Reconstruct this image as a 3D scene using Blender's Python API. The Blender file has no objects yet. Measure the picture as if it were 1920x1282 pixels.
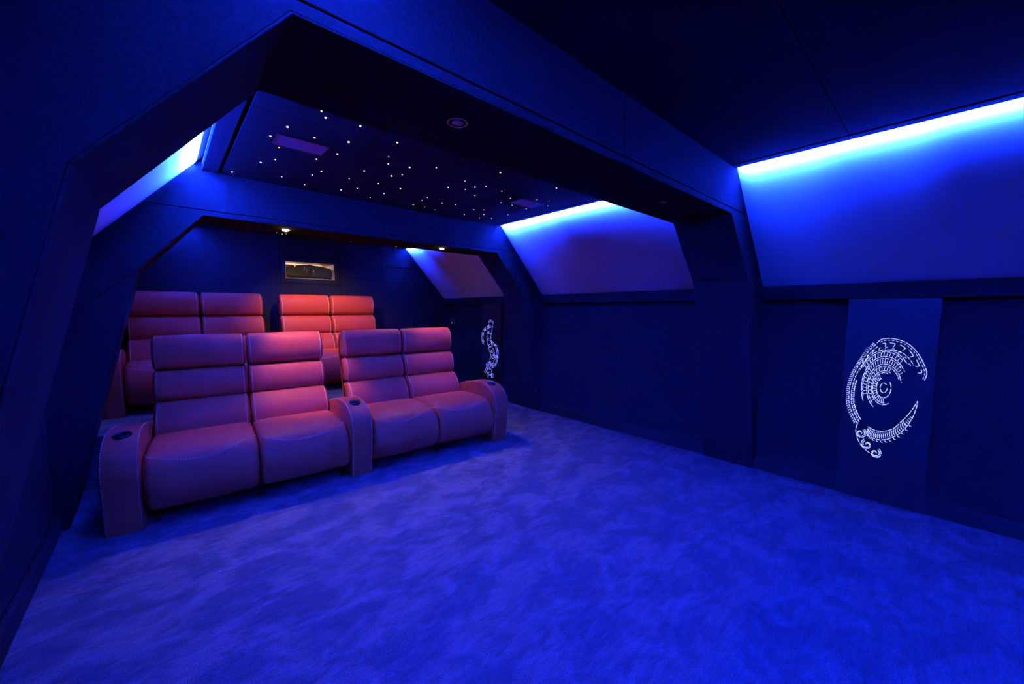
import bpy, bmesh, math, random
from math import sin, cos, pi, sqrt, radians, atan2, hypot
from mathutils import Vector, Matrix
random.seed(7)
scene = bpy.context.scene
col = scene.collection

# ------------------------------------------------------------------ camera, world, exposure
cd = bpy.data.cameras.new('camera'); cam = bpy.data.objects.new('camera', cd); col.objects.link(cam)
YAW, PITCH, ROLL, F = radians(42.01), radians(-4.79), radians(0.08), 727.2
fw = Vector((sin(YAW)*cos(PITCH), cos(YAW)*cos(PITCH), sin(PITCH)))
rt = Vector((cos(YAW), -sin(YAW), 0)); up = rt.cross(fw)
rt, up = rt*cos(ROLL)+up*sin(ROLL), -rt*sin(ROLL)+up*cos(ROLL)
M = Matrix((rt, up, -fw)).transposed().to_4x4(); M.translation = Vector((0, 0, 1.35))
cam.matrix_world = M
cd.sensor_width = 36; cd.lens = 36*F/1920; cd.clip_start = 0.02
scene.camera = cam
w = bpy.data.worlds.new('world'); scene.world = w; w.use_nodes = True
w.node_tree.nodes['Background'].inputs[0].default_value = (0.0, 0.0, 0.0, 1)
w.node_tree.nodes['Background'].inputs[1].default_value = 0
vs = scene.view_settings
vs.view_transform = 'Standard'; vs.look = 'None'; vs.exposure = 0; vs.gamma = 1; vs.use_curve_mapping = False
scene.cycles.use_denoising = True
scene.cycles.max_bounces = 8; scene.cycles.diffuse_bounces = 5
scene.cycles.sample_clamp_indirect = 20
scene.cycles.caustics_reflective = False; scene.cycles.caustics_refractive = False

BLUE = (0.0042, 0.0245, 1.0)          # light of the colour strips in the coves
WARM = (1.0, 0.66, 0.42)            # halogen-like downlights
STRIP = 800.0                      # watts per metre of strip
SPREAD = 110.0
SPOT_FLOOD = 34.0
SPOT_REAR = 130.0
SPOT_BEAM = 92.0

# ------------------------------------------------------------------ materials
def mat(name, color, rough=0.6, metal=0.0, spec=0.5, emit=None, estr=0.0, grain=None, bump=0.0, bscale=200.0, sheen=0.0, coat=0.0):
    m = bpy.data.materials.new(name); m.use_nodes = True
    nt = m.node_tree; b = nt.nodes['Principled BSDF']
    b.inputs['Base Color'].default_value = (*color, 1)
    b.inputs['Roughness'].default_value = rough; b.inputs['Metallic'].default_value = metal
    b.inputs['Specular IOR Level'].default_value = spec
    b.inputs['Sheen Weight'].default_value = sheen
    b.inputs['Coat Weight'].default_value = coat
    if emit:
        b.inputs['Emission Color'].default_value = (*emit, 1); b.inputs['Emission Strength'].default_value = estr
    if grain or bump:
        tc = nt.nodes.new('ShaderNodeTexCoord')
        n = nt.nodes.new('ShaderNodeTexNoise'); n.inputs['Scale'].default_value = bscale; n.inputs['Detail'].default_value = 4
        nt.links.new(tc.outputs['Object'], n.inputs['Vector'])
        if grain:
            r = nt.nodes.new('ShaderNodeValToRGB')
            r.color_ramp.elements[0].position = 0.3; r.color_ramp.elements[1].position = 0.7
            r.color_ramp.elements[0].color = (*[c*(1-grain) for c in color], 1)
            r.color_ramp.elements[1].color = (*[min(1, c*(1+grain)) for c in color], 1)
            nt.links.new(n.outputs['Fac'], r.inputs['Fac']); nt.links.new(r.outputs['Color'], b.inputs['Base Color'])
        if bump:
            bp = nt.nodes.new('ShaderNodeBump'); bp.inputs['Strength'].default_value = bump; bp.inputs['Distance'].default_value = 0.003
            nt.links.new(n.outputs['Fac'], bp.inputs['Height']); nt.links.new(bp.outputs['Normal'], b.inputs['Normal'])
    return m
FABRIC = mat('dark_fabric', (0.013, 0.0125, 0.013), 0.95, spec=0.05, grain=0.30, bump=0.25, bscale=170)
ARCHF = mat('arch_fabric', (0.013, 0.0115, 0.0112), 0.9, spec=0.06, grain=0.25, bump=0.2, bscale=140)
GAP = mat('joint_black', (0.008, 0.008, 0.01), 0.9, spec=0.05)
CEIL = mat('ceiling_fabric', (0.026, 0.020, 0.021), 0.95, spec=0.04, grain=0.15, bump=0.1, bscale=300)
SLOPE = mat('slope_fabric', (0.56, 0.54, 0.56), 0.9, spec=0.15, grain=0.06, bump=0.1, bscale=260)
BASE = mat('baseboard_paint', (0.014, 0.013, 0.015), 0.6, spec=0.3)
THREAD = mat('white_thread', (0.85, 0.82, 0.8), 0.6)
BLACKP = mat('black_plastic', (0.01, 0.01, 0.012), 0.35)
BLACKM = mat('black_steel', (0.012, 0.012, 0.014), 0.4, metal=0.3)
CHROME = mat('brushed_metal', (0.62, 0.60, 0.62), 0.25, metal=1.0)
CREAM = mat('niche_lining', (0.62, 0.50, 0.36), 0.6)
VENTP = mat('vent_bounce_tint', (0.42, 0.26, 0.28), 0.7)  # pale plate with red bounce from the sofas mixed into its colour
PANEL = mat('art_panel', (0.020, 0.020, 0.022), 0.42, spec=0.4)
LENSM = mat('lens_reflector', (0.45, 0.45, 0.5), 0.35, metal=0.9)
GLASS = mat('lens_glass', (0.02, 0.02, 0.03), 0.05, coat=1.0)
LEDB = mat('strip_led', (0.8, 0.8, 0.8), 0.5, emit=BLUE, estr=60.0)
STAR = mat('star_tip', (0.9, 0.8, 0.6), 0.5, emit=(1.0, 0.55, 0.20), estr=6.0)
LAMP = mat('lamp_lit', (0.9, 0.8, 0.6), 0.5, emit=(1.0, 0.72, 0.42), estr=60.0)
REDL = mat('red_led', (0.8, 0.05, 0.02), 0.5, emit=(1.0, 0.06, 0.02), estr=30.0)
WHITEL = mat('white_led', (0.8, 0.8, 0.8), 0.5, emit=(0.75, 0.8, 1.0), estr=3.0)
NEON = mat('line_light', (0.7, 0.75, 1.0), 0.5, emit=(0.30, 0.34, 1.0), estr=2.6)
NEON2 = mat('line_light_far', (0.7, 0.75, 1.0), 0.5, emit=(0.22, 0.24, 1.0), estr=1.6)

def leather():
    m = mat('red_leather', (0.40, 0.046, 0.017), 0.5, spec=0.10)
    nt = m.node_tree; b = nt.nodes['Principled BSDF']
    tc = nt.nodes.new('ShaderNodeTexCoord')
    n1 = nt.nodes.new('ShaderNodeTexVoronoi'); n1.inputs['Scale'].default_value = 420
    n2 = nt.nodes.new('ShaderNodeTexNoise'); n2.inputs['Scale'].default_value = 9; n2.inputs['Detail'].default_value = 3; n2.inputs['Distortion'].default_value = 0.8
    mp = nt.nodes.new('ShaderNodeMapping'); mp.inputs['Scale'].default_value = (1.6, 0.7, 0.7)
    nt.links.new(tc.outputs['Object'], n1.inputs['Vector']); nt.links.new(tc.outputs['Object'], mp.inputs['Vector'])
    nt.links.new(mp.outputs['Vector'], n2.inputs['Vector'])
    b1 = nt.nodes.new('ShaderNodeBump'); b1.inputs['Strength'].default_value = 0.12; b1.inputs['Distance'].default_value = 0.001
    b2 = nt.nodes.new('ShaderNodeBump'); b2.inputs['Strength'].default_value = 0.35; b2.inputs['Distance'].default_value = 0.012
    nt.links.new(n2.outputs['Fac'], b2.inputs['Height']); nt.links.new(n1.outputs['Distance'], b1.inputs['Height'])
    nt.links.new(b2.outputs['Normal'], b1.inputs['Normal']); nt.links.new(b1.outputs['Normal'], b.inputs['Normal'])
    return m
LEATHER = leather()

def carpet():
    m = mat('carpet', (0.3, 0.3, 0.34), 1.0, spec=0.05, sheen=0.0)
    nt = m.node_tree; b = nt.nodes['Principled BSDF']; L = nt.links.new
    tc = nt.nodes.new('ShaderNodeTexCoord')
    mp = nt.nodes.new('ShaderNodeMapping'); mp.inputs['Scale'].default_value = (1.0, 1.5, 1.0); mp.inputs['Rotation'].default_value = (0, 0, 0.5)
    L(tc.outputs['Object'], mp.inputs['Vector'])
    n = nt.nodes.new('ShaderNodeTexNoise'); n.inputs['Scale'].default_value = 3.4; n.inputs['Detail'].default_value = 12; n.inputs['Roughness'].default_value = 0.62; n.inputs['Distortion'].default_value = 0.5
    L(mp.outputs['Vector'], n.inputs['Vector'])
    r = nt.nodes.new('ShaderNodeValToRGB'); e = r.color_ramp.elements
    e[0].position = 0.43; e[0].color = (0.150, 0.155, 0.175, 1); e[1].position = 0.57; e[1].color = (0.28, 0.285, 0.31, 1)
    x = e.new(0.51); x.color = (0.215, 0.22, 0.24, 1)
    L(n.outputs['Fac'], r.inputs['Fac'])
    g = nt.nodes.new('ShaderNodeTexNoise'); g.inputs['Scale'].default_value = 190; g.inputs['Detail'].default_value = 2
    L(tc.outputs['Object'], g.inputs['Vector'])
    gr = nt.nodes.new('ShaderNodeMapRange'); gr.inputs['From Min'].default_value = 0.3; gr.inputs['From Max'].default_value = 0.7
    gr.inputs['To Min'].default_value = 0.60; gr.inputs['To Max'].default_value = 1.40
    L(g.outputs['Fac'], gr.inputs['Value'])
    mx = nt.nodes.new('ShaderNodeMix'); mx.data_type = 'RGBA'; mx.blend_type = 'MULTIPLY'; mx.inputs['Factor'].default_value = 1
    m2 = nt.nodes.new('ShaderNodeMapping'); m2.inputs['Scale'].default_value = (1.0, 3.2, 1.0); m2.inputs['Rotation'].default_value = (0, 0, 0.25)
    L(tc.outputs['Object'], m2.inputs['Vector'])
    n2 = nt.nodes.new('ShaderNodeTexNoise'); n2.inputs['Scale'].default_value = 11; n2.inputs['Detail'].default_value = 6; n2.inputs['Distortion'].default_value = 0.8
    L(m2.outputs['Vector'], n2.inputs['Vector'])
    r2 = nt.nodes.new('ShaderNodeMapRange'); r2.inputs['From Min'].default_value = 0.35; r2.inputs['From Max'].default_value = 0.65; r2.inputs['To Min'].default_value = 0.82; r2.inputs['To Max'].default_value = 1.16
    L(n2.outputs['Fac'], r2.inputs['Value'])
    m3 = nt.nodes.new('ShaderNodeMath'); m3.operation = 'MULTIPLY'; L(r2.outputs['Result'], m3.inputs[0]); L(gr.outputs['Result'], m3.inputs[1])
    L(r.outputs['Color'], mx.inputs['A']); L(m3.outputs[0], mx.inputs['B']); L(mx.outputs['Result'], b.inputs['Base Color'])
    b1 = nt.nodes.new('ShaderNodeBump'); b1.inputs['Strength'].default_value = 0.5; b1.inputs['Distance'].default_value = 0.004
    b2 = nt.nodes.new('ShaderNodeBump'); b2.inputs['Strength'].default_value = 0.35; b2.inputs['Distance'].default_value = 0.02
    L(n.outputs['Fac'], b2.inputs['Height']); L(g.outputs['Fac'], b1.inputs['Height']); L(b2.outputs['Normal'], b1.inputs['Normal'])
    L(b1.outputs['Normal'], b.inputs['Normal'])
    return m
CARPET = carpet()

# ------------------------------------------------------------------ helpers
def obj(name, bm, m, parent=None, smooth=False, bevel=0.0, kind=None, segs=2, label=None):
    me = bpy.data.meshes.new(name)
    bmesh.ops.recalc_face_normals(bm, faces=bm.faces)
    bm.to_mesh(me); bm.free()
    o = bpy.data.objects.new(name, me); col.objects.link(o)
    for mm in (m if isinstance(m, (list, tuple)) else [m]): me.materials.append(mm)
    if smooth:
        for p in me.polygons: p.use_smooth = True
    if bevel:
        md = o.modifiers.new('bevel', 'BEVEL'); md.width = bevel; md.segments = segs; md.limit_method = 'ANGLE'; md.angle_limit = radians(35)
    if parent: o.parent = parent
    if kind: o['kind'] = kind
    if label: o['label'] = label
    return o
def struct(name, bm, m, **k): return obj(name, bm, m, kind='structure', **k)
def thing(name, label, cat, loc=(0, 0, 0), rz=0, group=None):
    o = bpy.data.objects.new(name, None); col.objects.link(o); o.empty_display_size = 0.1
    o.location = loc; o.rotation_euler = (0, 0, rz); o['label'] = label; o['category'] = cat
    if group: o['group'] = group
    return o
def tag(o, label, cat, group=None):
    o['label'] = label; o['category'] = cat
    if group: o['group'] = group
    return o
def box(bm, x0, x1, y0, y1, z0, z1, mi=0):
    v = [bm.verts.new(p) for p in ((x0,y0,z0),(x1,y0,z0),(x1,y1,z0),(x0,y1,z0),(x0,y0,z1),(x1,y0,z1),(x1,y1,z1),(x0,y1,z1))]
    for f in ((0,3,2,1),(4,5,6,7),(0,1,5,4),(1,2,6,5),(2,3,7,6),(3,0,4,7)):
        fc = bm.faces.new([v[i] for i in f]); fc.material_index = mi
def B(*a):
    bm = bmesh.new(); box(bm, *a); return bm
def prism(bm, pts, axis, a, b):
    """closed 2-D polygon extruded along an axis: 'y' -> pts are (x,z); 'x' -> pts are (y,z); 'z' -> (x,y)"""
    def P(p, t): return {'y': (p[0], t, p[1]), 'x': (t, p[0], p[1]), 'z': (p[0], p[1], t)}[axis]
    A = [bm.verts.new(P(p, a)) for p in pts]; C = [bm.verts.new(P(p, b)) for p in pts]
    n = len(pts); bm.faces.new(A[::-1]); bm.faces.new(C)
    for i in range(n): bm.faces.new((A[i], A[(i+1) % n], C[(i+1) % n], C[i]))
def lathe(bm, prof, c=(0, 0, 0), n=32, axis='z'):
    rings = []
    for r, h in prof:
        ring = []
        for k in range(n):
            a = 2*pi*k/n
            p = {'z': (r*cos(a), r*sin(a), h), 'y': (r*cos(a), h, r*sin(a)), 'x': (h, r*cos(a), r*sin(a))}[axis]
            ring.append(bm.verts.new((p[0]+c[0], p[1]+c[1], p[2]+c[2])))
        rings.append(ring)
    for A, C in zip(rings, rings[1:]):
        for k in range(n): bm.faces.new((A[k], A[(k+1) % n], C[(k+1) % n], C[k]))
    return rings
def solid_lathe(bm, prof, c=(0, 0, 0), n=32, axis='z'):
    r = lathe(bm, prof, c, n, axis); bm.faces.new(r[0][::-1]); bm.faces.new(r[-1])

# ------------------------------------------------------------------ the room's cross-section
XL, XR = -0.535, 3.70            # low side walls
ZK = 1.54                        # where the walls start to lean in
GR = 0.909                      # lean of the upper walls (dx per dz)
def slR(z): return XR - (z-ZK)*GR
def slL(z): return -0.515 + (z-ZK)*GR
ZC, CT = 2.31, 0.035             # ceiling height and thickness
Y0, YB = -2.6, 5.89              # end walls
CL, CR = 0.262, 2.955            # ceiling edges, the coves lie beyond them
ARCHES = [(1.012, 1.42), (3.517, 3.87)]
INN = [(-0.50, 0.0), (-0.105, 1.60), (0.25, 2.01), (2.93, 2.01), (3.325, 1.575), (3.685, 0.0)]

struct('floor', B(-0.75, 3.95, Y0-0.1, 6.5, -0.1, 0.0), CARPET)
# raised floor under the back row
PH = 0.40
o = struct('floor_raised', B(XL, 2.75, 4.18, 5.86, 0.001, PH), CARPET, bevel=0.012)

# low walls with fabric panels, joints left open in front of a black backing
def low_wall(name, x, s, joints):
    bm = bmesh.new()
    xo = x + s*0.09
    box(bm, min(x+s*0.035, xo), max(x+s*0.035, xo), Y0, 6.3, 0, ZK+0.02, 1)
    ys = [Y0] + joints + [YB+0.05]
    for a, b in zip(ys, ys[1:]):
        box(bm, min(x, x+s*0.034), max(x, x+s*0.034), a+0.002, b-0.002, 0.0, 1.385)
    return struct(name, bm, [FABRIC, GAP], bevel=0.002)
low_wall('wall_right', XR+0.012, 1, [-1.4, -0.4, 0.24, 1.2, 2.244, 3.7, 4.55, 5.1])
low_wall('wall_left', XL-0.012, -1, [-1.4, 0.3, 1.2, 2.9, 3.7, 4.7])
for nm, a, b in (('baseboard_right', XR-0.012, XR+0.012), ('baseboard_left', XL-0.012, XL+0.012)):
    bm = bmesh.new()
    segs = [(Y0, ARCHES[0][0]), (ARCHES[0][1], ARCHES[1][0]), (ARCHES[1][1], 4.179 if a < 0 else YB)]
    for y0, y1 in segs: box(bm, a, b, y0, y1, 0.0, 0.105)
    struct(nm, bm, BASE, bevel=0.004)
# ledge capping the low wall
bm = bmesh.new()
for y0, y1 in ((Y0, ARCHES[0][0]), (ARCHES[0][1], ARCHES[1][0]), (ARCHES[1][1], YB)): box(bm, XR-0.02, XR+0.06, y0, y1, 1.43, ZK)
struct('trim_3', bm, ARCHF, bevel=0.003)
bm = bmesh.new()
for y0, y1 in ((Y0, ARCHES[0][0]), (ARCHES[0][1], ARCHES[1][0]), (ARCHES[1][1], YB)): box(bm, XL-0.06, XL+0.02, y0, y1, 1.43, ZK)
struct('trim_4', bm, ARCHF, bevel=0.003)
# leaning upper walls, pale fabric, running up behind the ceiling edge
for nm, f, s in (('wall_right_upper', slR, 1), ('wall_left_upper', slL, -1)):
    for y0, y1 in ((Y0, ARCHES[0][0]+.01), (ARCHES[0][1]-.01, ARCHES[1][0]+.01), (ARCHES[1][1]-.01, YB+.03)):
        bm = bmesh.new()
        prism(bm, [(f(1.535), 1.535), (f(2.60), 2.60), (f(2.60)+s*0.09, 2.60), (f(1.535)+s*0.09, 1.535)], 'y', y0, y1)
        struct(nm, bm, SLOPE)
# outer shell over the coves
struct('ceiling_void', B(-0.9, 4.1, Y0-0.1, 6.5, 2.60, 2.66), GAP)

# arches: dark core, fabric boards on front and back with open joints
def arch(name, y0, y1, vjoints, mitre):
    bm = bmesh.new()
    out = [(3.80, 0.0), (3.80, 1.54), (3.10, 2.60), (0.10, 2.60), (-0.62, 1.54), (-0.62, 0.0)]
    inn = INN
    n = 6
    ring = inn + out      # 12 points, inner then outer (outer from right base back to left base)
    yc0, yc1 = y0+0.009, y1-0.009
    A = [bm.verts.new((p[0], yc0, p[1])) for p in ring]; C = [bm.verts.new((p[0], yc1, p[1])) for p in ring]
    io = {i: 11-i for i in range(6)}      # inner i faces outer 11-i
    for i in range(5):
        for V in (A, C):
            bm.faces.new((V[i], V[i+1], V[11-i-1], V[11-i]))
    for i in range(12):
        j = (i+1) % 12; bm.faces.new((A[i], A[j], C[j], C[i]))
    for f in bm.faces: f.material_index = 1
    # inner lining boards (soffit, leaning parts, legs)
    def board(poly, ya, yb):
        k = len(bm.faces); prism(bm, poly, 'y', ya, yb)
    zj = 2.040
    for ya, yb in ((y0, y0+0.010), (y1-0.010, y1)):
        # beam boards above the joint
        xs = [slL(zj)-0.02] + vjoints + [slR(zj)+0.02]
        for k, (a, b) in enumerate(zip(xs, xs[1:])):
            at = a if k else slL(2.34)-0.02
            bt = b if k < len(xs)-2 else slR(2.34)+0.02
            prism(bm, [(a+.0015, zj+0.004), (b-.0015, zj+0.004), (bt-.0015, 2.34), (at+.0015, 2.34)], 'y', ya, yb)
        # lower strip with the two legs
        right = [(2.93, 2.01), (3.325, 1.575), (3.685, 0.0), (3.72, 0.0), (3.72, 1.54), (slR(zj)+0.02, zj-0.001)]
        strip = [(0.25, 2.01)] + right + [(slL(zj)-0.02, zj-0.001)]
        if mitre:
            prism(bm, [(-0.105, 1.603)] + strip + [(-0.56, 1.54), (-0.56, 1.178)], 'y', ya, yb)
            prism(bm, [(-0.50, 0.0), (-0.107, 1.597), (-0.56, 1.172), (-0.56, 0.0)], 'y', ya, yb)
        else:
            prism(bm, [(-0.50, 0.0), (-0.105, 1.60)] + strip + [(-0.56, 1.54), (-0.56, 0.0)], 'y', ya, yb)
    o = struct(name, bm, [ARCHF, GAP], bevel=0.0025)
    # lining
    bm = bmesh.new(); t = 0.006
    for (a, b) in zip(INN, INN[1:]):
        d = Vector((b[0]-a[0], b[1]-a[1])); L = d.length; d /= L; nrm = Vector((d.y, -d.x))
        a2 = Vector(a)+d*0.001; b2 = Vector(b)-d*0.001
        prism(bm, [tuple(a2), tuple(b2), tuple(b2+nrm*t), tuple(a2+nrm*t)], 'y', y0-0.0005, y1+0.0005)
    struct(name, bm, ARCHF, bevel=0.002)
arch('trim_1', *ARCHES[0], [1.588], False)
arch('trim_2', *ARCHES[1], [], True)

# ceilings: boards with open joints, a shadow groove runs along each cove edge
def ceiling(y0, y1, xj, yj, name='ceiling'):
    bm = bmesh.new()
    box(bm, CL+0.01, CR-0.01, y0, y1, ZC+0.012, ZC+CT, 1)
    box(bm, CL, CL+0.085, y0, y1, ZC, ZC+CT-0.002); box(bm, CR-0.07, CR, y0, y1, ZC, ZC+CT-0.002)
    xs = [CL+0.105] + xj + [CR-0.09]; ys = [y0] + yj + [y1]
    for a, b in zip(xs, xs[1:]):
        for c, d in zip(ys, ys[1:]): box(bm, a+.0015, b-.0015, c+.0015, d-.0015, ZC, ZC+0.012)
    return struct(name, bm, [CEIL, GAP], bevel=0.0012)
ceiling(Y0, ARCHES[0][0], [0.975], [-1.2, 0.41])
ceiling(ARCHES[0][1], ARCHES[1][0], [0.96, 1.562, 2.175], [2.25])
ceiling(ARCHES[1][1], YB, [0.96, 1.562, 2.175], [])

# end walls
struct('wall_near', B(-0.9, 4.1, Y0-0.1, Y0, 0, 2.6), FABRIC)
bm = bmesh.new()
# backing behind the back wall's boards, with the projector opening left free
NX0, NX1, NZ0, NZ1 = 1.252, 1.872, 1.765, 1.988
yb0, yb1 = YB+0.014, YB+0.05
for a in ((-0.7, NX0, 0, 2.62), (NX1, 3.9, 0, 2.62), (NX0, NX1, 0, NZ0), (NX0, NX1, NZ1, 2.62)):
    box(bm, a[0], a[1], yb0, yb1, a[2], a[3], 1)
yf0, yf1 = YB, YB+0.013
for a, b, z0, z1 in ((0.56, 1.185, 0, 2.32), (1.95, 2.585, 0, 2.32), (1.188, 1.5635, 0, 1.694), (1.5665, 1.947, 0, 1.694), (1.188, 1.947, 2.036, 2.32)):
    box(bm, a, b, yf0, yf1, z0, z1)
prism(bm, [(-0.53, 0), (0.556, 0), (0.556, 2.40), (0.20, 2.40), (-0.53, 1.56)], 'y', yf0, yf1)
# right part: frame around the recessed panel
prism(bm, [(2.589, 0), (2.632, 0), (2.632, 2.02), (3.235, 2.02), (slR(2.02)+.02, 2.02), (slR(2.4)+.02, 2.4), (2.589, 2.4)], 'y', yf0, yf1)
prism(bm, [(3.51, 0), (3.72, 0), (3.72, 1.56), (slR(2.0)+.02, 2.0), (3.235, 2.0), (3.51, 1.69)], 'y', yf0, yf1)
struct('wall_back', bm, [FABRIC, GAP], bevel=0.0015)
bm = bmesh.new()
prism(bm, [(2.636, 0.1), (3.506, 0.1), (3.506, 1.688), (3.232, 2.0), (2.636, 2.0)], 'y', YB+0.0135, YB+0.0165)
struct('door_1', bm, FABRIC)
# fabric covered rim around the projector opening
bm = bmesh.new()
for a in ((1.19, NX0, 1.698, 2.033), (NX1, 1.945, 1.698, 2.033), (NX0, NX1, 1.698, NZ0), (NX0, NX1, NZ1, 2.033)):
    box(bm, a[0], a[1], YB-0.004, YB+0.0135, a[2], a[3])
struct('trim_5', bm, FABRIC, bevel=0.002)
bm = bmesh.new()
yn0, yn1 = YB+0.005, YB+0.46
box(bm, NX0-0.012, NX0, yb1, yn1, NZ0-0.012, NZ1+0.012); box(bm, NX1, NX1+0.012, yb1, yn1, NZ0-0.012, NZ1+0.012)
box(bm, NX0, NX1, yb1, yn1, NZ0-0.012, NZ0); box(bm, NX0, NX1, yb1, yn1, NZ1, NZ1+0.012)
box(bm, NX0-0.012, NX1+0.012, yn1, yn1+0.012, NZ0-0.012, NZ1+0.012)
# reveal through the wall
t = 0.004
box(bm, NX0, NX0+t, YB-0.002, yb1, NZ0, NZ1); box(bm, NX1-t, NX1, YB-0.002, yb1, NZ0, NZ1)
box(bm, NX0+t, NX1-t, YB-0.002, yb1, NZ0, NZ0+t); box(bm, NX0+t, NX1-t, YB-0.002, yb1, NZ1-t, NZ1)
struct('trim_6', bm, CREAM)

# ------------------------------------------------------------------ cove light strips
def strip(side, y0, y1, label, wob, segs=((0, 1, 10, 1.0),)):
    if callable(segs): segs = [(k/8, (k+1)/8)+segs((k+0.5)/8) for k in range(8)]
    s = 1 if side == 'R' else -1
    xe = CR if side == 'R' else CL
    t = thing('light_strip', label, 'light strip', (xe, (y0+y1)/2, ZC+CT), 0, 'colour light strips in the coves')
    n = 24; bm = bmesh.new(); bl = bmesh.new()
    L = (y1-y0)/2 - 0.03
    P = []
    for k in range(n+1):
        y = -L + 2*L*k/n
        P.append((y, wob(k/n)))
    for (ya, za), (yb_, zb) in zip(P, P[1:]):
        for b_, xa, xb, dz in ((bm, -0.016, 0.0, 0.0),):
            q = []
            for yy, zz in ((ya, za), (yb_, zb)):
                for x_ in (xa, xb):
                    for h in ((0.0, 0.012) if b_ is bm else (0.002, 0.010)): q.append(b_.verts.new((s*x_ - (s*0.009 if h > 0.005 and x_ == xb else 0), yy, zz+h)))
            for f in ((0,1,3,2), (4,6,7,5), (0,2,6,4), (1,5,7,3), (0,4,5,1), (2,3,7,6)): b_.faces.new([q[i] for i in f])
        q = [bl.verts.new((s*a, yy, zz+c)) for yy, zz in ((ya, za), (yb_, zb)) for a, c in ((-0.0008, 0.0025), (-0.0072, 0.0105), (-0.0060, 0.0115), (0.0004, 0.0035))]
        for f in ((0,1,2,3), (7,6,5,4), (3,2,6,7), (0,4,5,1), (1,5,6,2), (0,3,7,4)): bl.faces.new([q[i] for i in f])
    bmesh.ops.remove_doubles(bm, verts=bm.verts, dist=1e-5); bmesh.ops.remove_doubles(bl, verts=bl.verts, dist=1e-5)
    obj('channel', bm, CHROME, t); obj('diffuser', bl, LEDB, t)
    for u0, u1, tilt, pf in segs:
        la, lb = -L+2*L*u0, -L+2*L*u1; ln = lb-la
        ld = bpy.data.lights.new('strip_lamp', 'AREA'); ld.shape = 'RECTANGLE'; ld.size = ln; ld.size_y = 0.008
        ld.energy = STRIP*ln*pf; ld.color = BLUE; ld.spread = radians(SPREAD)
        lo = bpy.data.objects.new('strip_lamp', ld); col.objects.link(lo); T = radians(tilt)
        z = Vector((-s*cos(T), 0, -sin(T))); x = Vector((0, 1, 0)); yv = z.cross(x)
        m = Matrix((x, yv, z)).transposed().to_4x4(); m.translation = Vector((xe+s*0.002, (y0+y1)/2+(la+lb)/2, ZC+0.009))
        lo.matrix_world = m
    return t
flat = lambda u: 0.001
def wv(u): return 0.001 + 0.020*(0.5-0.5*cos(2*pi*min(1, u*1.0)))
strip('R', Y0, ARCHES[0][0], 'blue light strip in the cove above the panel with the large glowing swirl', flat, lambda u: (11.0-6.5*max(0, 1-(1-u)/0.34)-1.5*max(0, 0.6-u), 0.82+0.5*max(0, 1-(1-u)/0.34)))
strip('R', ARCHES[0][1], ARCHES[1][0], 'bright blue light strip in the cove of the star-ceiling bay, beside the blue vent', flat, lambda u: (11-6*max(0, 1-(1-u)/0.45)-2.5*max(0, 1-u/0.5), 1.15+0.45*max(0, 1-(1-u)/0.45)+0.2*max(0, 1-u/0.5)))
strip('R', 5.0, YB, 'blue light strip in the short right cove beyond the middle arch, near the projector wall', flat, ((0, 0.5, 11, 0.3), (0.5, 1, 4, 0.6)))
strip('L', Y0, ARCHES[0][0], 'blue light strip in the cove over the near left wall, outside the arch opening', flat, ((0, 1, 10, 0.6),))
strip('L', ARCHES[0][1], ARCHES[1][0], 'bright blue light strip in the left cove seen through the gap between the arches', flat, ((0, 1, 9, 1.45),))
strip('L', ARCHES[1][1], YB, 'blue light strip in the rear left cove washing the projector wall', flat, ((0, 1, 12, 0.35),))

# ------------------------------------------------------------------ downlights
def downlight(x, y, z, label, lit, group):
    t = thing('downlight', label, 'ceiling spotlight', (x, y, z), 0, group)
    bm = bmesh.new(); lathe(bm, [(0.040, 0.0), (0.041, -0.004), (0.036, -0.007), (0.030, -0.006), (0.027, -0.001)])
    obj('trim_ring', bm, CHROME, t, smooth=True)
    bm = bmesh.new(); lathe(bm, [(0.026, -0.001), (0.022, -0.0045), (0.018, -0.001)])
    obj('lamp_ring', bm, CHROME, t, smooth=True)
    bm = bmesh.new()
    if lit: solid_lathe(bm, [(0.024, -0.002), (0.024, -0.009), (0.020, -0.014), (0.010, -0.017), (0.001, -0.018)])
    else: solid_lathe(bm, [(0.023, -0.001), (0.021, -0.006), (0.012, -0.0075), (0.002, -0.008)])
    obj('lens', bm, LAMP if lit else LENSM, t, smooth=True)
    return t
downlight(0.812, 1.19, 2.01, 'unlit round downlight in the near arch, larger of its two', False, 'downlights under the near arch')
downlight(2.312, 1.19, 2.01, 'unlit round downlight in the near arch, close to its right leg', False, 'downlights under the near arch')
downlight(0.80, 3.69, 2.01, 'glowing warm downlight under the middle arch, above the first front sofa', True, 'lit downlights under the middle arch')
downlight(2.284, 3.67, 2.01, 'glowing warm downlight under the middle arch, beside the rear blue cove', True, 'lit downlights under the middle arch')
def spot(x, y, z, power, cone, blend, target, size=0.006, color=WARM):
    ld = bpy.data.lights.new('spot_lamp', 'SPOT'); ld.energy = power; ld.color = color; ld.spot_size = radians(cone); ld.spot_blend = blend
    ld.shadow_soft_size = size
    lo = bpy.data.objects.new('spot_lamp', ld); col.objects.link(lo); lo.location = (x, y, z)
    d = Vector(target)-Vector((x, y, z)); lo.rotation_euler = d.to_track_quat('-Z', 'Y').to_euler()
    return lo
spot(0.80, 3.69, 1.985, SPOT_BEAM, 46, 0.9, (0.98, 3.90, 0.7))
spot(2.284, 3.67, 1.985, SPOT_BEAM*0.4, 46, 0.9, (2.35, 3.82, 0.7))
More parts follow.
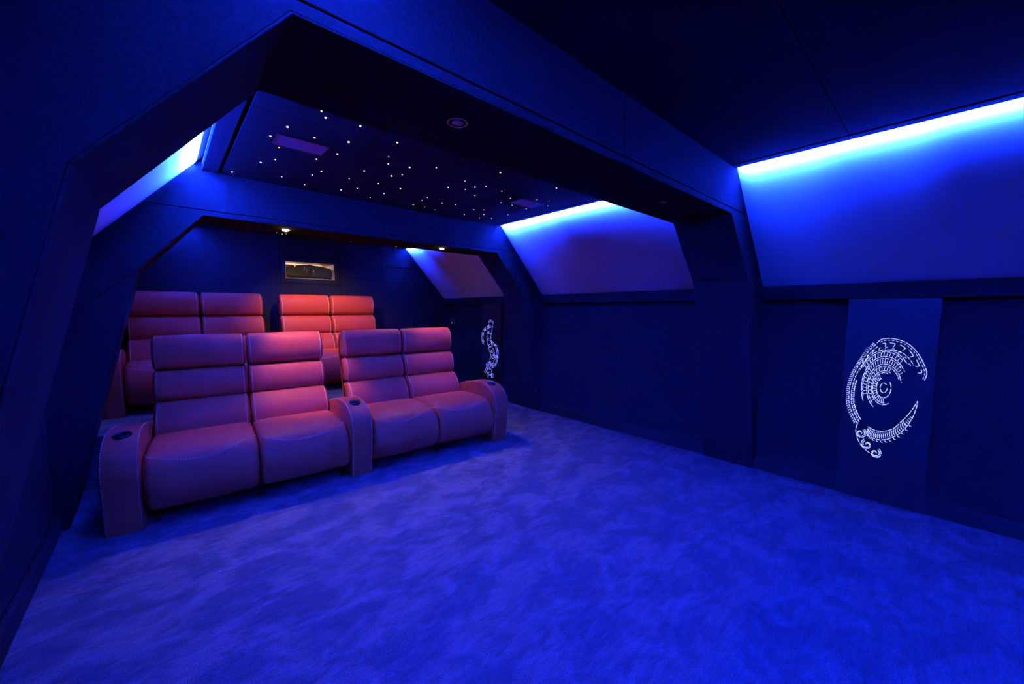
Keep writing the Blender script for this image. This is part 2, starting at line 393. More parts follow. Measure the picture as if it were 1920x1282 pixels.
# ceiling downlights of the back row's bay
for x, y, p, c, tg in ((0.80, 4.33, SPOT_FLOOD, 76, (1.05, 3.1, 0)), (2.30, 4.33, SPOT_FLOOD, 76, (1.95, 3.1, 0)), (1.35, 4.60, SPOT_REAR, 80, (1.6, 5.5, 1.2))):
    t = downlight(x, y, ZC, {0.80: 'lit ceiling downlight hidden behind the middle arch, over the first back sofa', 2.30: 'lit ceiling downlight hidden behind the middle arch, nearest the right wall', 1.35: 'lit ceiling downlight hidden behind the middle arch, in front of the projector'}[x], True, 'downlights over the back row')
    spot(x, y, ZC-0.032, p, c, 0.9, tg)
    if x != 1.35: spot(x, y, ZC-0.034, 6.0 if x < 1 else 12.0, 150, 1.0, (x, y+0.5, 0))  # extra wide spill spot added at the outer fittings, lifts the rear slopes

# ------------------------------------------------------------------ star lights
W_, H_ = 1920, 1282
def px2z(px, py, z):
    d = fw + rt*((px-960)/F) - up*((py-641)/F)
    return Vector((0, 0, 1.35)) + d*((z-1.35)/d.z)
STARS = [(602.8,208,1),(610.5,220.3,2),(682,227,2),(675.5,236.2,2),(589.8,257.9,2),(653.7,265.9,3),(745,267,2),(835.2,275.5,1),(632.6,288.5,2),(728.5,293.7,0),(593.3,297.9,2),(728.1,307,1),(768.1,313.4,2),(818,314,1),(602.7,320.7,2),(585.3,327.7,1),(754,327.1,1),(734.1,329.5,3),(682.8,320,2),(654.8,334,1),(709.4,343.8,1),(750.9,353.4,2),(669.8,352.7,1),(639.5,355.8,2),
 (539,237.4,3),(506.8,254.9,2),(523.1,276.5,1),(516.1,298.9,1),(488.7,304,2),(434.9,322.1,2),(528.3,331,1),(571.1,345.7,1),(694,369.8,1),(720,362.8,1),
 (846.6,279,0),(885.3,296.3,2),(916.3,304.5,1),(938.1,323.1,2),(996.6,332,1),(1043.1,352.2,2),(1086.4,361.3,1),(871.7,339.4,1),(872.5,354.7,1),(890.5,350.6,2),(911.1,349.2,1),(890.5,366.1,1),(940.8,358.1,1),(840.5,351.3,2),(854.4,382.8,3),(957.2,371.4,1),(1007.2,373.6,1),(1029.4,376.4,0),(939,379.5,1),(960,384.8,1),(1027,385.8,1),(986.6,391.3,1),(952.2,402.8,1),(888.1,392.5,1),(906.7,393,0),(870.6,402,1),(907.2,401.9,1),(898.9,408.4,0),(921.4,409,1),
 (774.7,382.9,3),(791.7,375.6,1),(801.8,369.9,1),(796.3,387.7,0),(815.6,392.8,0),(828.9,380.2,1)]
REAR = [(465,429,2),(519,436,0),(529,438.5,1),(536.5,438,0),(571,440,1),(617.5,446,0),(621,447,0),(640,449,0),(658,453,0),(663,450,0),(692,454.5,0),(743,462,1)]
ORD = 'first second third fourth fifth sixth seventh eighth ninth tenth eleventh twelfth thirteenth fourteenth fifteenth sixteenth seventeenth eighteenth nineteenth twentieth'.split()
base_star = {}
def star(x, y, sz, label, group):
    if sz not in base_star:
        r = 0.0030 + 0.0009*sz
        bm = bmesh.new(); solid_lathe(bm, [(r, 0.0), (r*0.95, -r*0.35), (r*0.6, -r*0.75), (r*0.2, -r*0.95)], n=12)
        o = obj('star_light', bm, STAR, smooth=True); base_star[sz] = o
    else:
        o = base_star[sz].copy(); col.objects.link(o)
    o.location = (x, y, ZC)
    tag(o, label, 'star light', group)
cells = {}
for px, py, sz in STARS:
    p = px2z(px, py, ZC)
    y = max(1.46, min(3.49, p.y)); x = p.x
    ci = sum(x > v for v in (0.96, 1.562, 2.175)); rj = 1 if y > 2.25 else 0
    cells.setdefault((ci, rj), []).append((px, x, y, sz))
CN = {(0,0): 'ceiling board nearest the left cove, camera side', (0,1): 'ceiling board holding the red vent', (1,0): 'second ceiling board from the left, camera side', (1,1): 'ceiling board just right of the red vent',
      (2,0): 'third ceiling board from the left, camera side', (2,1): 'ceiling board just left of the blue vent', (3,0): 'rightmost ceiling board, camera side', (3,1): 'ceiling board holding the blue vent'}
SZ = ['faint', 'small', 'clear', 'bright']
for key, lst in cells.items():
    lst.sort()
    for i, (px, x, y, sz) in enumerate(lst):
        nth = ORD[i] if i < 20 else 'twentieth-plus'
        lab = f'{SZ[sz]} warm star light, {nth} from left on {CN[key]}'
        star(x, y, sz, lab, 'star lights in the ceiling')
REAR.sort()
for i, (px, py, sz) in enumerate(REAR):
    p = px2z(px, py, ZC)
    star(p.x, min(p.y, 5.85), sz, f'tiny warm star light in the strip of rear ceiling, {ORD[i]} from left', 'star lights in the rear ceiling')

# flush vents between the stars
def vent(x0, x1, y0, y1, label):
    t = thing('ceiling_vent', label, 'vent', ((x0+x1)/2, (y0+y1)/2, ZC), 0, 'flush plates in the star ceiling')
    hx, hy = (x1-x0)/2, (y1-y0)/2
    bm = bmesh.new(); box(bm, -hx+0.004, hx-0.004, -hy+0.004, hy-0.004, -0.006, 0.0)
    obj('plate', bm, VENTP, t, bevel=0.001)
    bm = bmesh.new()
    for a in ((-hx, -hx+0.003, -hy, hy), (hx-0.003, hx, -hy, hy), (-hx+0.003, hx-0.003, -hy, -hy+0.003), (-hx+0.003, hx-0.003, hy-0.003, hy)):
        box(bm, a[0], a[1], a[2], a[3], -0.009, 0.0)
    obj('frame', bm, BLACKP, t)
vent(0.525, 0.795, 2.49, 2.668, 'red-lit rectangular vent in the star ceiling near the left cove')
vent(2.366, 2.642, 2.502, 2.67, 'blue rectangular vent in the star ceiling near the right cove')

# ------------------------------------------------------------------ projector in its niche
pj = thing('projector', 'black home cinema projector with round lens and red light in the wall niche', 'projector', (1.562, YB+0.02, NZ0+0.004))
def arc_body(n=24, hw=0.285, z0=0.028, ze=0.155, zc=0.193):
    pts = [(-hw, z0+0.02), (-hw+0.02, z0), (hw-0.02, z0), (hw, z0+0.02)]
    for k in range(n+1):
        x = hw - 2*hw*k/n; pts.append((x, ze+(zc-ze)*(1-(x/hw)**2)))
    return pts
bm = bmesh.new(); prism(bm, arc_body(), 'y', 0.03, 0.36); obj('body', bm, BLACKP, pj, bevel=0.006)
bm = bmesh.new(); prism(bm, [(0.09, 0.045), (0.265, 0.045), (0.265, 0.158), (0.18, 0.174), (0.09, 0.183)], 'y', 0.022, 0.03); obj('front_panel', bm, mat('gloss_black', (0.02, 0.02, 0.03), 0.2), pj, bevel=0.002)
bm = bmesh.new()
for k in range(9): box(bm, -0.262+k*0.02, -0.255+k*0.02, 0.022, 0.031, 0.05, 0.148+0.02*k/9)
obj('grille', bm, BLACKM, pj)
bm = bmesh.new(); lathe(bm, [(0.085, 0.03), (0.085, 0.018), (0.080, 0.012), (0.062, 0.016), (0.058, 0.028)], (0, 0, 0.112), 40, 'y'); obj('lens_ring', bm, mat('lens_ring_black', (0.03, 0.03, 0.04), 0.25), pj, smooth=True)
bm = bmesh.new(); lathe(bm, [(0.050, 0.03), (0.050, 0.006), (0.046, 0.002), (0.042, 0.006), (0.038, 0.02)], (0, 0, 0.112), 36, 'y'); lo = obj('lens_barrel', bm, CHROME, pj, smooth=True)
bm = bmesh.new(); solid_lathe(bm, [(0.039, 0.026), (0.038, 0.018), (0.025, 0.012), (0.008, 0.010)], (0, 0, 0.112), 36, 'y'); obj('lens', bm, GLASS, pj, smooth=True)
bm = bmesh.new(); solid_lathe(bm, [(0.007, 0.03), (0.006, 0.020)], (-0.185, 0, 0.170), 12, 'y'); obj('indicator_light', bm, REDL, pj, label='glowing red indicator light')
for sx in (-0.22, 0.22):
    bm = bmesh.new(); solid_lathe(bm, [(0.018, 0.0), (0.02, 0.004), (0.014, 0.03)], (sx, 0.06, 0), 20); obj('foot', bm, BLACKP, pj)
ld = bpy.data.lights.new('niche_fill', 'AREA'); ld.shape = 'RECTANGLE'; ld.size = 0.5; ld.size_y = 0.03; ld.energy = 1.1; ld.color = WARM  # added warm fill light, brightens the niche lining
lo = bpy.data.objects.new('niche_fill', ld); col.objects.link(lo); lo.location = (1.562, YB+0.42, NZ1-0.03)
lo.rotation_euler = (radians(-75), 0, 0)

# wall control by the back row
wc = thing('wall_controller', 'small dark wall control plate with a white point of light, near the far corner', 'wall control', (XR+0.012, 5.643, 1.142))
bm = bmesh.new(); box(bm, -0.010, 0, -0.062, 0.062, -0.05, 0.05); obj('plate', bm, mat('grey_plate', (0.12, 0.11, 0.14), 0.4), wc, bevel=0.003)
bm = bmesh.new(); box(bm, -0.014, -0.010, -0.045, 0.045, -0.034, 0.034); obj('screen', bm, BLACKP, wc, bevel=0.001)
bm = bmesh.new(); solid_lathe(bm, [(0.007, -0.014), (0.005, -0.017)], (0, 0.012, -0.022), 12, 'x'); obj('indicator_light', bm, WHITEL, wc)

# ------------------------------------------------------------------ glowing line panels
def catmull(P, n=10, closed=False):
    out = []; m = len(P)
    rng = range(m) if closed else range(m-1)
    for i in rng:
        p0 = P[(i-1) % m] if closed or i > 0 else P[0]; p1 = P[i]; p2 = P[(i+1) % m]
        p3 = P[(i+2) % m] if closed or i+2 < m else P[-1]
        for k in range(n):
            t = k/n
            out.append(tuple(0.5*((2*p1[j]) + (-p0[j]+p2[j])*t + (2*p0[j]-5*p1[j]+4*p2[j]-p3[j])*t*t + (-p0[j]+3*p1[j]-3*p2[j]+p3[j])*t**3) for j in range(2)))
    if not closed: out.append(tuple(P[-1]))
    return out
def dashes(P, dash, gap):
    """cut a polyline into pieces"""
    out = []; cur = [P[0]]; left = dash; on = True
    for a, b in zip(P, P[1:]):
        a = Vector(a); b = Vector(b); L = (b-a).length; pos = 0
        while L-pos > left:
            pos += left; q = tuple(a+(b-a)*(pos/L)) if L else tuple(a)
            if on: cur.append(q); out.append(cur)
            cur = [q]; on = not on; left = dash if on else gap
        left -= (L-pos)
        if on: cur.append(tuple(b))
    if on and len(cur) > 1: out.append(cur)
    return [c for c in out if len(c) > 1]
def offs(P, d):
    out = []
    for i, p in enumerate(P):
        a = Vector(P[max(0, i-1)]); b = Vector(P[min(len(P)-1, i+1)]); t = (b-a)
        if t.length < 1e-9: out.append(p); continue
        t.normalize(); dd = d(i/(len(P)-1)) if callable(d) else d
        out.append((p[0]-t.y*dd, p[1]+t.x*dd))
    return out
def ribbon(bm, P, wd, mp, t0, t1):
    """raised stroke; mp maps (u,v) to (y,z); extruded in x from t0 to t1"""
    Q = [Vector(mp(p)) for p in P]
    R = [Q[0]]
    for q in Q[1:]:
        if (q-R[-1]).length > 0.0008: R.append(q)
    if len(R) < 2: return
    l, r = [], []
    for i, q in enumerate(R):
        t = (R[min(len(R)-1, i+1)]-R[max(0, i-1)])
        if t.length < 1e-9: t = Vector((1, 0))
        t.normalize(); n = Vector((-t.y, t.x))*wd/2
        if i in (0, len(R)-1): n *= 0.6
        l.append(q+n); r.append(q-n)
    V = [[bm.verts.new((x, p.x, p.y)) for p in S] for S in (l, r) for x in (t0, t1)]
    L0, L1, R0, R1 = V
    for i in range(len(R)-1):
        bm.faces.new((L0[i], L0[i+1], R0[i+1], R0[i])); bm.faces.new((L1[i], R1[i], R1[i+1], L1[i+1]))
        bm.faces.new((L0[i], L1[i], L1[i+1], L0[i+1])); bm.faces.new((R0[i], R0[i+1], R1[i+1], R1[i]))
    bm.faces.new((L0[0], R0[0], R1[0], L1[0])); bm.faces.new((L0[-1], L1[-1], R1[-1], R0[-1]))
def art_one():
    S = []
    D = lambda P, d=46, g=9: S.extend(dashes(P, d, g))
    def arc(cx, cy, r, a0, a1, n=24, ry=None):
        return [(cx+r*cos(radians(a0+(a1-a0)*k/n)), cy+(ry or r)*sin(radians(a0+(a1-a0)*k/n))) for k in range(n+1)]
    # broad crescent over the top and down the right
    top = catmull([(415, 250), (455, 218), (540, 212), (640, 240), (720, 305), (775, 390), (798, 450), (785, 500)])
    D(top, 110, 8); D(offs(top, 14)[6:], 16, 14)
    for k in range(8, 60, 9):
        p = Vector(offs(top, 32)[k]); q = Vector(offs(top, 62)[k+4]); r_ = Vector(offs(top, 36)[k+5])
        S.append(catmull([tuple(p), tuple(r_), tuple(q)], 5))
    D(offs(top, lambda u: 95-40*u)[6:48], 30, 8)
    # ribbed outer arc down the left
    left = catmull([(408, 262), (352, 318), (312, 384), (278, 440), (248, 505), (226, 580), (220, 660), (228, 740), (262, 820), (305, 885)])
    D(left, 26, 10); D(offs(left, -20), 22, 9); D(offs(left, -42)[44:], 40, 8)
    n = len(left)
    for k in range(1, n-2, 2):
        a = Vector(left[k]); t = (Vector(left[k+1])-a).normalized(); nn = Vector((-t.y, t.x))
        S.append([tuple(a+nn*6), tuple(a+nn*20+t*3), tuple(a+nn*24+t*9)])
        if k > 46: S.append([tuple(a-nn*22), tuple(a-nn*40-t*5)])
    # nested arcs filling the wreath
    E = lambda q, a: (495+268*q*cos(radians(a)), 585+360*q*sin(radians(a)))
    for q, a0, a1, d in ((0.80, 205, 318, 60), (0.76, 212, 312, 30), (0.66, 150, 330, 70), (0.62, 160, 318, 34), (0.50, 120, 345, 60), (0.455, 130, 338, 30), (0.36, 60, 300, 54), (0.32, 80, 290, 30), (0.21, -40, 250, 44), (0.10, 0, 320, 40)):
        D([E(q, a) for a in range(a0, a1, 4)], d, 8)
    for q0, q1, a0, a1 in ((0.675, 0.745, 215, 312), (0.52, 0.605, 162, 325), (0.375, 0.44, 135, 296), (0.22, 0.305, 85, 246)):
        for a in range(a0, a1, 7 if q0 > 0.5 else 11): S.append([E(q0, a), E(q1, a+1.5)])
    for a in range(215, 320, 13): S.append([E(0.82, a), E(0.86, a+2), E(0.85, a+5)])
    # curls below
    for cx, cy, q in ((340, 960, 1), (400, 1040, -1), (470, 1095, 1)):
        for m_ in (1.0, 0.72): D([(cx+q*m_*(46-0.10*a)*cos(radians(a)), cy+m_*(40-0.085*a)*sin(radians(a))) for a in range(-60, 390, 18)], 44, 8)
    D(catmull([(312, 880), (300, 950), (340, 1040), (420, 1100), (510, 1120)]), 50, 8)
    # ribbed sickle along the bottom and up to a point
    oc = catmull([(392, 955), (440, 982), (520, 982), (600, 945), (670, 880), (722, 790), (748, 700), (752, 656)])
    ic = catmull([(398, 900), (450, 918), (520, 915), (590, 885), (645, 825), (695, 760), (730, 700), (750, 656)])
    D(oc, 34, 8); D(ic, 60, 8)
    for k in range(1, len(oc)-26, 2):
        a = Vector(ic[k]); b = Vector(oc[k]); c = a+(b-a)*0.18; e = a+(b-a)*0.85
        S.append([tuple(c), tuple((c+e)/2+Vector((-6, 0))), tuple(e)])
    for k in range(2, len(oc)-22, 4):
        b = Vector(oc[k]); S.append([tuple(b+Vector((0, 6))), tuple(b+Vector((4, 16))), tuple(b+Vector((18, 17)))])
    for k in range(0, 5): S.append([(672+9*k, 830-14*k), (690+9*k, 842-14*k)])
    return S
def art_two():
    S = []; R = random.Random(3)
    D = lambda P, d=46, g=9: S.extend(dashes(P, d, g))
    # slender column of curls, 0..100 wide, 0..300 high
    sp = [(55, 8), (48, 50), (40, 95), (50, 140), (64, 180), (52, 220), (44, 262), (46, 292)]
    c = catmull(sp); D(offs(c, 12), 14, 5); D(offs(c, -12), 14, 5)
    for k in range(0, len(c)-1, 7):
        x, y = c[k]; r = R.uniform(4, 8)
        S.append([(x+r*cos(a*0.7)+R.uniform(-9, 9)*0, y+r*sin(a*0.7)) for a in range(0, 8)])
    for side, st in ((-1, (40, 40)), (1, (58, 110))):
        q = catmull([st, (st[0]+side*28, st[1]+20), (st[0]+side*38, st[1]+55), (st[0]+side*30, st[1]+90)])
        D(q, 16, 5); D(offs(q, 8), 12, 5)
        for k in range(0, len(q), 8):
            x, y = q[k]; S.append([(x+5*cos(a), y+5*sin(a)) for a in (0, 1, 2, 3, 4, 5)])
    q = catmull([(66, 170), (92, 190), (84, 222), (60, 240), (40, 225), (22, 240)]); D(q, 16, 5); D(offs(q, 7), 12, 5)
    S.append([(30, 232), (10, 272)]); S.append([(36, 236), (18, 274)])
    S.append([(60+7*cos(a), 280+11*sin(a)) for a in (0, 1, 2, 3, 4, 5, 6)])
    return S
def art_panel(y0, y1, z0, z1, label, strokes, box2, world, width, m):
    t = thing('wall_art', label, 'wall art', (XR-0.02, (y0+y1)/2, z0), 0, None)
    hy = (y1-y0)/2
    bm = bmesh.new(); box(bm, -0.005, 0.03, -hy, hy, 0.0, z1-z0); obj('backing_panel', bm, PANEL, t, bevel=0.002)
    u0, u1, v0, v1 = box2; ya, yb_, za, zb = world; yc = (y0+y1)/2
    mp = lambda p: (ya+(yb_-ya)*(p[0]-u0)/(u1-u0)-yc, za+(zb-za)*(p[1]-v0)/(v1-v0)-z0)
    bm = bmesh.new()
    for s in strokes: ribbon(bm, s, width, mp, -0.0055, -0.0080)
    obj('line_light', bm, m, t)
art_panel(0.010, 0.465, 0.002, 1.428, 'tall dark panel with a large ornamental swirl of white-blue light lines', art_one(), (195, 800, 170, 1120), (0.440, 0.048, 1.195, 0.325), 0.0030, NEON)
art_panel(4.325, 4.78, 0.002, 1.428, 'tall dark panel with a slim column of blue light squiggles, beside the back sofas', art_two(), (0, 100, 0, 300), (4.76, 4.37, 1.205, 0.29), 0.0042, NEON2)

# ------------------------------------------------------------------ sofas
class Pad:
    """soft pad: closed side profile in (y,z) run along x with rounded ends"""
    def __init__(s, x0, x1, prof, r=0.03, puff=0.0, res=7):
        s.x0, s.x1, s.r, s.puff = x0, x1, r, puff
        s.P = catmull(prof, res, True); n = len(s.P)
        A = sum(s.P[i][0]*s.P[(i+1) % n][1]-s.P[(i+1) % n][0]*s.P[i][1] for i in range(n))
        sg = 1 if A > 0 else -1
        s.N = []
        for i in range(n):
            a, b = s.P[(i-1) % n], s.P[(i+1) % n]; t = Vector((b[0]-a[0], b[1]-a[1])); t.normalize()
            s.N.append((t.y*sg, -t.x*sg))
    def off(s, x):
        d = min(x-s.x0, s.x1-x); d = max(0, d)
        o = 0
        if d < s.r: o = -s.r*(1-sqrt(max(0, 1-(1-d/s.r)**2)))
        u = (x-s.x0)/(s.x1-s.x0)
        return o + s.puff*(sin(pi*u)**0.6 if 0 < u < 1 else 0)
    def pt(s, x, i, lift=0):
        i = i % len(s.P); o = s.off(x)+lift
        return (x, s.P[i][0]+s.N[i][0]*o, s.P[i][1]+s.N[i][1]*o)
    def mesh(s, nx=14):
        bm = bmesh.new()
        xs = [s.x0+s.r*(1-cos(pi/2*k/6)) for k in range(6)]
        xs += [s.x0+s.r+(s.x1-s.x0-2*s.r)*k/nx for k in range(nx+1)]
        xs += [s.x1-s.r*(1-cos(pi/2*k/6)) for k in range(5, -1, -1)]
        n = len(s.P); R = [[bm.verts.new(s.pt(x, i)) for i in range(n)] for x in xs]
        for A, C in zip(R, R[1:]):
            for i in range(n): bm.faces.new((A[i], A[(i+1) % n], C[(i+1) % n], C[i]))
        bm.faces.new(R[0][::-1]); bm.faces.new(R[-1])
        return bm
def stitch(bm, P, dash=0.010, gap=0.0055, wd=0.0036, th=0.0016, nrm=None):
    """3-D polyline turned into little thread dashes"""
    left = dash; on = True; cur = Vector(P[0])
    for idx, (a, b) in enumerate(zip(P, P[1:])):
        a = Vector(a); b = Vector(b); L = (b-a).length; pos = 0
        while L-pos > left:
            pos += left; q = a+(b-a)*(pos/L)
            if on: thread(bm, cur, q, wd, th, nrm[idx] if nrm else None)
            cur = q; on = not on; left = dash if on else gap
        left -= L-pos
def thread(bm, a, b, wd, th, n):
    t = (b-a)
    if t.length < 1e-5: return
    t.normalize(); n = Vector(n) if n else Vector((0, -1, 0.2)); s = t.cross(n)
    if s.length < 1e-4: return
    s.normalize(); n = s.cross(t).normalized()
    v = []
    for p in (a, b):
        for i, j in ((-1, -1), (1, -1), (1, 1), (-1, 1)): v.append(bm.verts.new(p+s*(i*wd/2)+n*(j*th/2)))
    for f in ((0,1,2,3), (7,6,5,4), (0,4,5,1), (1,5,6,2), (2,6,7,3), (3,7,4,0)): bm.faces.new([v[i] for i in f])

LOW = [(0.655, 0.395), (0.645, 0.45), (0.672, 0.535), (0.735, 0.605), (0.800, 0.634), (0.880, 0.625), (0.905, 0.60), (0.86, 0.50), (0.80, 0.40), (0.74, 0.37)]
MID = [(0.800, 0.642), (0.778, 0.690), (0.785, 0.770), (0.822, 0.840), (0.880, 0.866), (0.945, 0.860), (0.965, 0.835), (0.945, 0.72), (0.915, 0.645), (0.83, 0.638)]
HEAD = [(0.885, 0.872), (0.842, 0.905), (0.826, 0.98), (0.838, 1.065), (0.875, 1.122), (0.925, 1.138), (0.985, 1.122), (1.012, 1.07), (1.010, 0.95), (0.985, 0.880), (0.93, 0.868)]
SEAT = [(0.690, 0.400), (0.600, 0.432), (0.450, 0.448), (0.280, 0.452), (0.140, 0.446), (0.055, 0.420), (0.005, 0.365), (-0.030, 0.280), (-0.028, 0.190), (0.015, 0.115), (0.085, 0.082), (0.200, 0.085), (0.45, 0.15), (0.68, 0.20), (0.72, 0.30)]
ARM = [(0.012, 0.0), (0.000, 0.10), (-0.018, 0.24), (-0.030, 0.36), (-0.012, 0.45), (0.045, 0.518), (0.130, 0.560), (0.230, 0.576), (0.360, 0.574), (0.500, 0.556), (0.640, 0.522), (0.770, 0.472), (0.860, 0.42), (0.880, 0.34), (0.880, 0.0)]
SW, AW, SW0 = 0.610, 0.168, 0.175

def make_arm(root, x0, x1, inner):
    pts = catmull(ARM[:-1], 4) + [ARM[-1]]
    r = 0.014; xs = [x0, x0+r*0.3, x0+r, x1-r, x1-r*0.3, x1]; of = [-r, -r*0.35, 0, 0, -r*0.35, -r]
    n = len(pts); N = []
    for i in range(n):
        a, b = pts[max(0, i-1)], pts[min(n-1, i+1)]; t = Vector((b[0]-a[0], b[1]-a[1])).normalized(); N.append((-t.y, t.x))
    ob = bmesh.new(); R = []
    for x, o in zip(xs, of):
        R.append([ob.verts.new((x, p[0]+N[i][0]*o, max(0.0 if i not in () else 0, p[1]+(N[i][1]*o if p[1] > 0.02 else 0)))) for i, p in enumerate(pts)])
    for A, C in zip(R, R[1:]):
        for i in range(n-1): ob.faces.new((A[i], A[i+1], C[i+1], C[i]))
        ob.faces.new((A[n-1], A[0], C[0], C[n-1]))
    ob.faces.new(R[0]); ob.faces.new(R[-1][::-1])
    o = obj('armrest', ob, LEATHER, root)
    # hole for the cup holder, cut once and baked into the mesh
    xc, yc = (x0+x1)/2, 0.165
    cb = bmesh.new(); solid_lathe(cb, [(0.0405, 0.505), (0.0405, 0.62)], (xc, yc, 0), 32)
    co = obj('cutter', cb, BLACKP, root)
    md = o.modifiers.new('cut', 'BOOLEAN'); md.object = co; md.operation = 'DIFFERENCE'; md.solver = 'EXACT'
    bpy.context.view_layer.update()
    dg = bpy.context.evaluated_depsgraph_get()
    me = bpy.data.meshes.new_from_object(o.evaluated_get(dg)); o.modifiers.clear(); o.data = me
    bpy.data.objects.remove(co)
    me.materials.clear(); me.materials.append(LEATHER)
    for p in me.polygons: p.material_index = 0; p.use_smooth = True
    try: me.set_sharp_from_angle(angle=radians(38))
    except Exception: pass
    # cup holder
    cb = bmesh.new(); lathe(cb, [(0.047, 0.561), (0.0475, 0.5745), (0.045, 0.5775), (0.040, 0.5765), (0.038, 0.570), (0.037, 0.512)], (xc, yc, 0), 36)
    rr = lathe(cb, [(0.037, 0.512), (0.001, 0.512)], (xc, yc, 0), 36)
    for v in cb.verts: v.co.z += (v.co.y-yc)*0.13
    obj('cup_holder', cb, BLACKP, o, smooth=True)
    # seams
    for xe in (x0+0.010, x1-0.010):
        sb = bmesh.new()
        P = [(xe, p[0]+N[i][0]*0.0012, p[1]+N[i][1]*0.0012) for i, p in enumerate(pts) if p[1] > 0.0 and p[0] < 0.80]
        Nn = [(0, N[i][0], N[i][1]) for i, p in enumerate(pts) if p[1] > 0.0 and p[0] < 0.80]
        stitch(sb, P, nrm=Nn)
        obj('stitching', sb, THREAD, o)
    # seat controls on the faces towards the seats
    for sx in inner:
        xf = x0 if sx < 0 else x1
        kb = bmesh.new(); lathe(kb, [(0.026, 0), (0.026, sx*0.002), (0.022, sx*0.003)], (xf, 0.50, 0.485), 24, 'x')
        solid = bmesh.new()
        for dy in (-0.010, 0.012): solid_lathe(kb, [(0.0065, 0.0), (0.0065, sx*0.005), (0.005, sx*0.006)], (xf, 0.50+dy, 0.485), 16, 'x')
        solid.free()
        obj('control_button', kb, CHROME, o, label='metal seat control buttons')
    return o

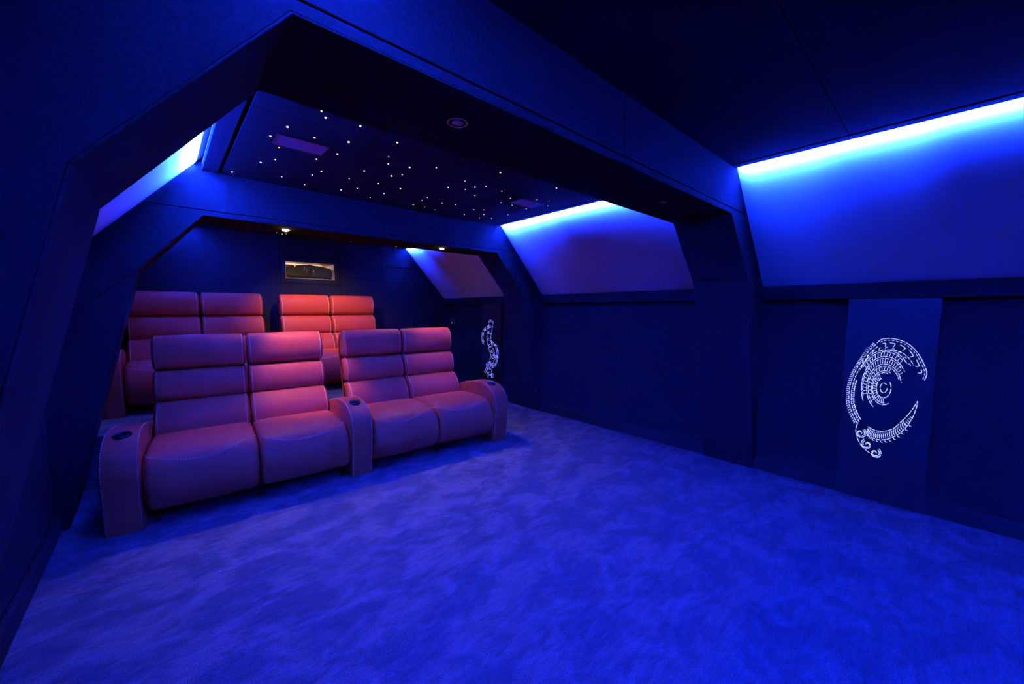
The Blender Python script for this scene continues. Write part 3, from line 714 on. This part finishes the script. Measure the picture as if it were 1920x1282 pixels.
def make_seat(root, x0, x1):
    g = 0.004
    # seat
    s = Pad(x0+g, x1-g, SEAT, r=0.045, puff=0.006)
    so = obj('seat_cushion', s.mesh(), LEATHER, root, smooth=True)
    sb = bmesh.new(); P = []; n = len(s.P)
    idx = [i for i in range(n) if s.P[i][0] < 0.16 and s.P[i][1] > 0.16]
    for k in range(61):
        u = k/60; x = x0+g+0.002+(x1-x0-2*g-0.004)*u
        zt = 0.430 - 0.045*sin(pi*min(1, u*1.05))**1.3*(1.15-0.3*u) + 0.006*u
        best = min(idx, key=lambda i: abs(s.pt(x, i)[2]-zt) + (0 if s.P[i][1] > 0.30 else 1))
        q = Vector(s.pt(x, best, 0.0012)); nb = best+1 if s.pt(x, best)[2] < zt and s.pt(x, best+1)[2] > s.pt(x, best)[2] or s.pt(x, best)[2] > zt and s.pt(x, best+1)[2] < s.pt(x, best)[2] else best-1
        q2 = Vector(s.pt(x, nb, 0.0012)); t = (zt-q.z)/(q2.z-q.z) if abs(q2.z-q.z) > 1e-6 else 0
        P.append(tuple(q+(q2-q)*max(0, min(1, t))))
    stitch(sb, P, wd=0.0036, nrm=[(0, -0.8, 0.6)]*61)
    obj('stitching', sb, THREAD, so)
    pb = bmesh.new()
    for a, b in zip(P, P[1:]):
        a = Vector(a)+Vector((0, 0.0005, -0.0035)); b = Vector(b)+Vector((0, 0.0005, -0.0035)); thread(pb, a, b, 0.0028, 0.0016, (0, -0.8, 0.6))
    obj('seam', pb, BLACKP, so)
    # back: shell with three pads
    sh = Pad(x0+0.012, x1-0.012, [(0.80, 0.34), (0.90, 0.56), (0.965, 0.74), (1.005, 0.90), (1.018, 1.02), (1.012, 1.085), (1.035, 1.09), (1.065, 1.04), (1.055, 0.88), (1.01, 0.68), (0.93, 0.45), (0.88, 0.34)], r=0.018)
    bo = obj('backrest', sh.mesh(6), LEATHER, root, smooth=True)
    for nm, pr, rr, pf in (('lumbar_pad', LOW, 0.035, 0.004), ('shoulder_pad', MID, 0.035, 0.004), ('headrest', HEAD, 0.040, 0.005)):
        p = Pad(x0+0.005, x1-0.005, pr, r=rr, puff=pf)
        obj(nm, p.mesh(), LEATHER, bo, smooth=True)
    sbs = [bmesh.new(), bmesh.new()]
    for pr, rr, pf in ((LOW, 0.035, 0.004), (MID, 0.035, 0.004), (HEAD, 0.040, 0.005)):
        p = Pad(x0+0.005, x1-0.005, pr, r=rr, puff=pf)
        # front portion: from the pad's lower front to its upper front
        n = len(p.P)
        ymid = sum(q[0] for q in p.P)/n
        zs = [q[1] for q in p.P]
        run = [i for i in range(n) if p.N[i][0] < 0.25]
        # order along profile, contiguous
        k0 = next((i for i in run if (i-1) % n not in run), run[0]); seq = []
        i = k0
        while i % n in run and len(seq) < n: seq.append(i % n); i += 1
        if p.P[seq[0]][1] < p.P[seq[-1]][1]: pass
        seq = [j for j in seq if p.N[j][1] > -0.85]
        for sb, xe in zip(sbs, (x0+0.005+0.024, x1-0.005-0.024)):
            P = [p.pt(xe, j, 0.0014) for j in seq]; Nn = [(0.0, p.N[j][0], p.N[j][1]) for j in seq]
            stitch(sb, P, nrm=Nn)
    for sb in sbs: obj('stitching', sb, THREAD, bo)
    # side seam of the shell
    return so

def make_sofa(name, label, layout, loc, rz):
    t = thing(name, label, 'sofa', loc, rz, 'red leather cinema sofas')
    x = 0; seats = []; first = True
    for k, c in enumerate(layout):
        if c == 'a':
            wd = SW0 if k == 0 else AW
            inn = []
            if k > 0: inn.append(-1)
            if k < len(layout)-1: inn.append(1)
            make_arm(t, x, x+wd, inn); x += wd
        else:
            make_seat(t, x, x+SW); seats.append(x); x += SW
    # black base frame and feet
    bm = bmesh.new(); a = seats[0]; b = seats[-1]+SW
    box(bm, a+0.01, b-0.01, 0.20, 0.86, 0.035, 0.15); box(bm, a+0.02, b-0.02, 0.72, 0.93, 0.14, 0.36)
    obj('base_frame', bm, BLACKM, t, bevel=0.004)
    for fx in (a+0.05, (a+b)/2-0.012, (a+b)/2+0.022, b-0.05):
        for fy in (0.11, 0.80):
            bm = bmesh.new(); solid_lathe(bm, [(0.012, 0.0), (0.012, 0.01), (0.009, 0.02), (0.009, 0.095)], (fx, fy, 0), 14)
            obj('leg', bm, BLACKM, t)
    return t
def copy_tree(o, parent=None):
    c = o.copy(); col.objects.link(c); c.parent = parent
    for ch in list(o.children): copy_tree(ch, c)
    return c
RZ = radians(-4.24); OX, OY = -0.324, 3.206
exx, exy = cos(RZ), sin(RZ)
sA = make_sofa('recliner_sofa', 'front row red leather two-seat recliner sofa with an armrest at both ends', 'assa', (OX, OY, 0), RZ)
wA = SW0+2*SW+AW
sB = make_sofa('recliner_sofa', 'front row red leather two-seat recliner sofa with one armrest, nearer the right wall', 'ssa', (OX+exx*(wA+0.003), OY+exy*(wA+0.003), 0), RZ)
rX, rY = -0.46, 4.75
c = copy_tree(sA); c.location = (rX, rY, PH); c.rotation_euler = (0, 0, 0)
c['label'] = 'back row red leather sofa on the raised floor, partly behind the left arch leg'
c = copy_tree(sB); c.location = (rX+wA+0.003, rY, PH); c.rotation_euler = (0, 0, 0)
c['label'] = 'back row red leather sofa on the raised floor, directly below the projector'
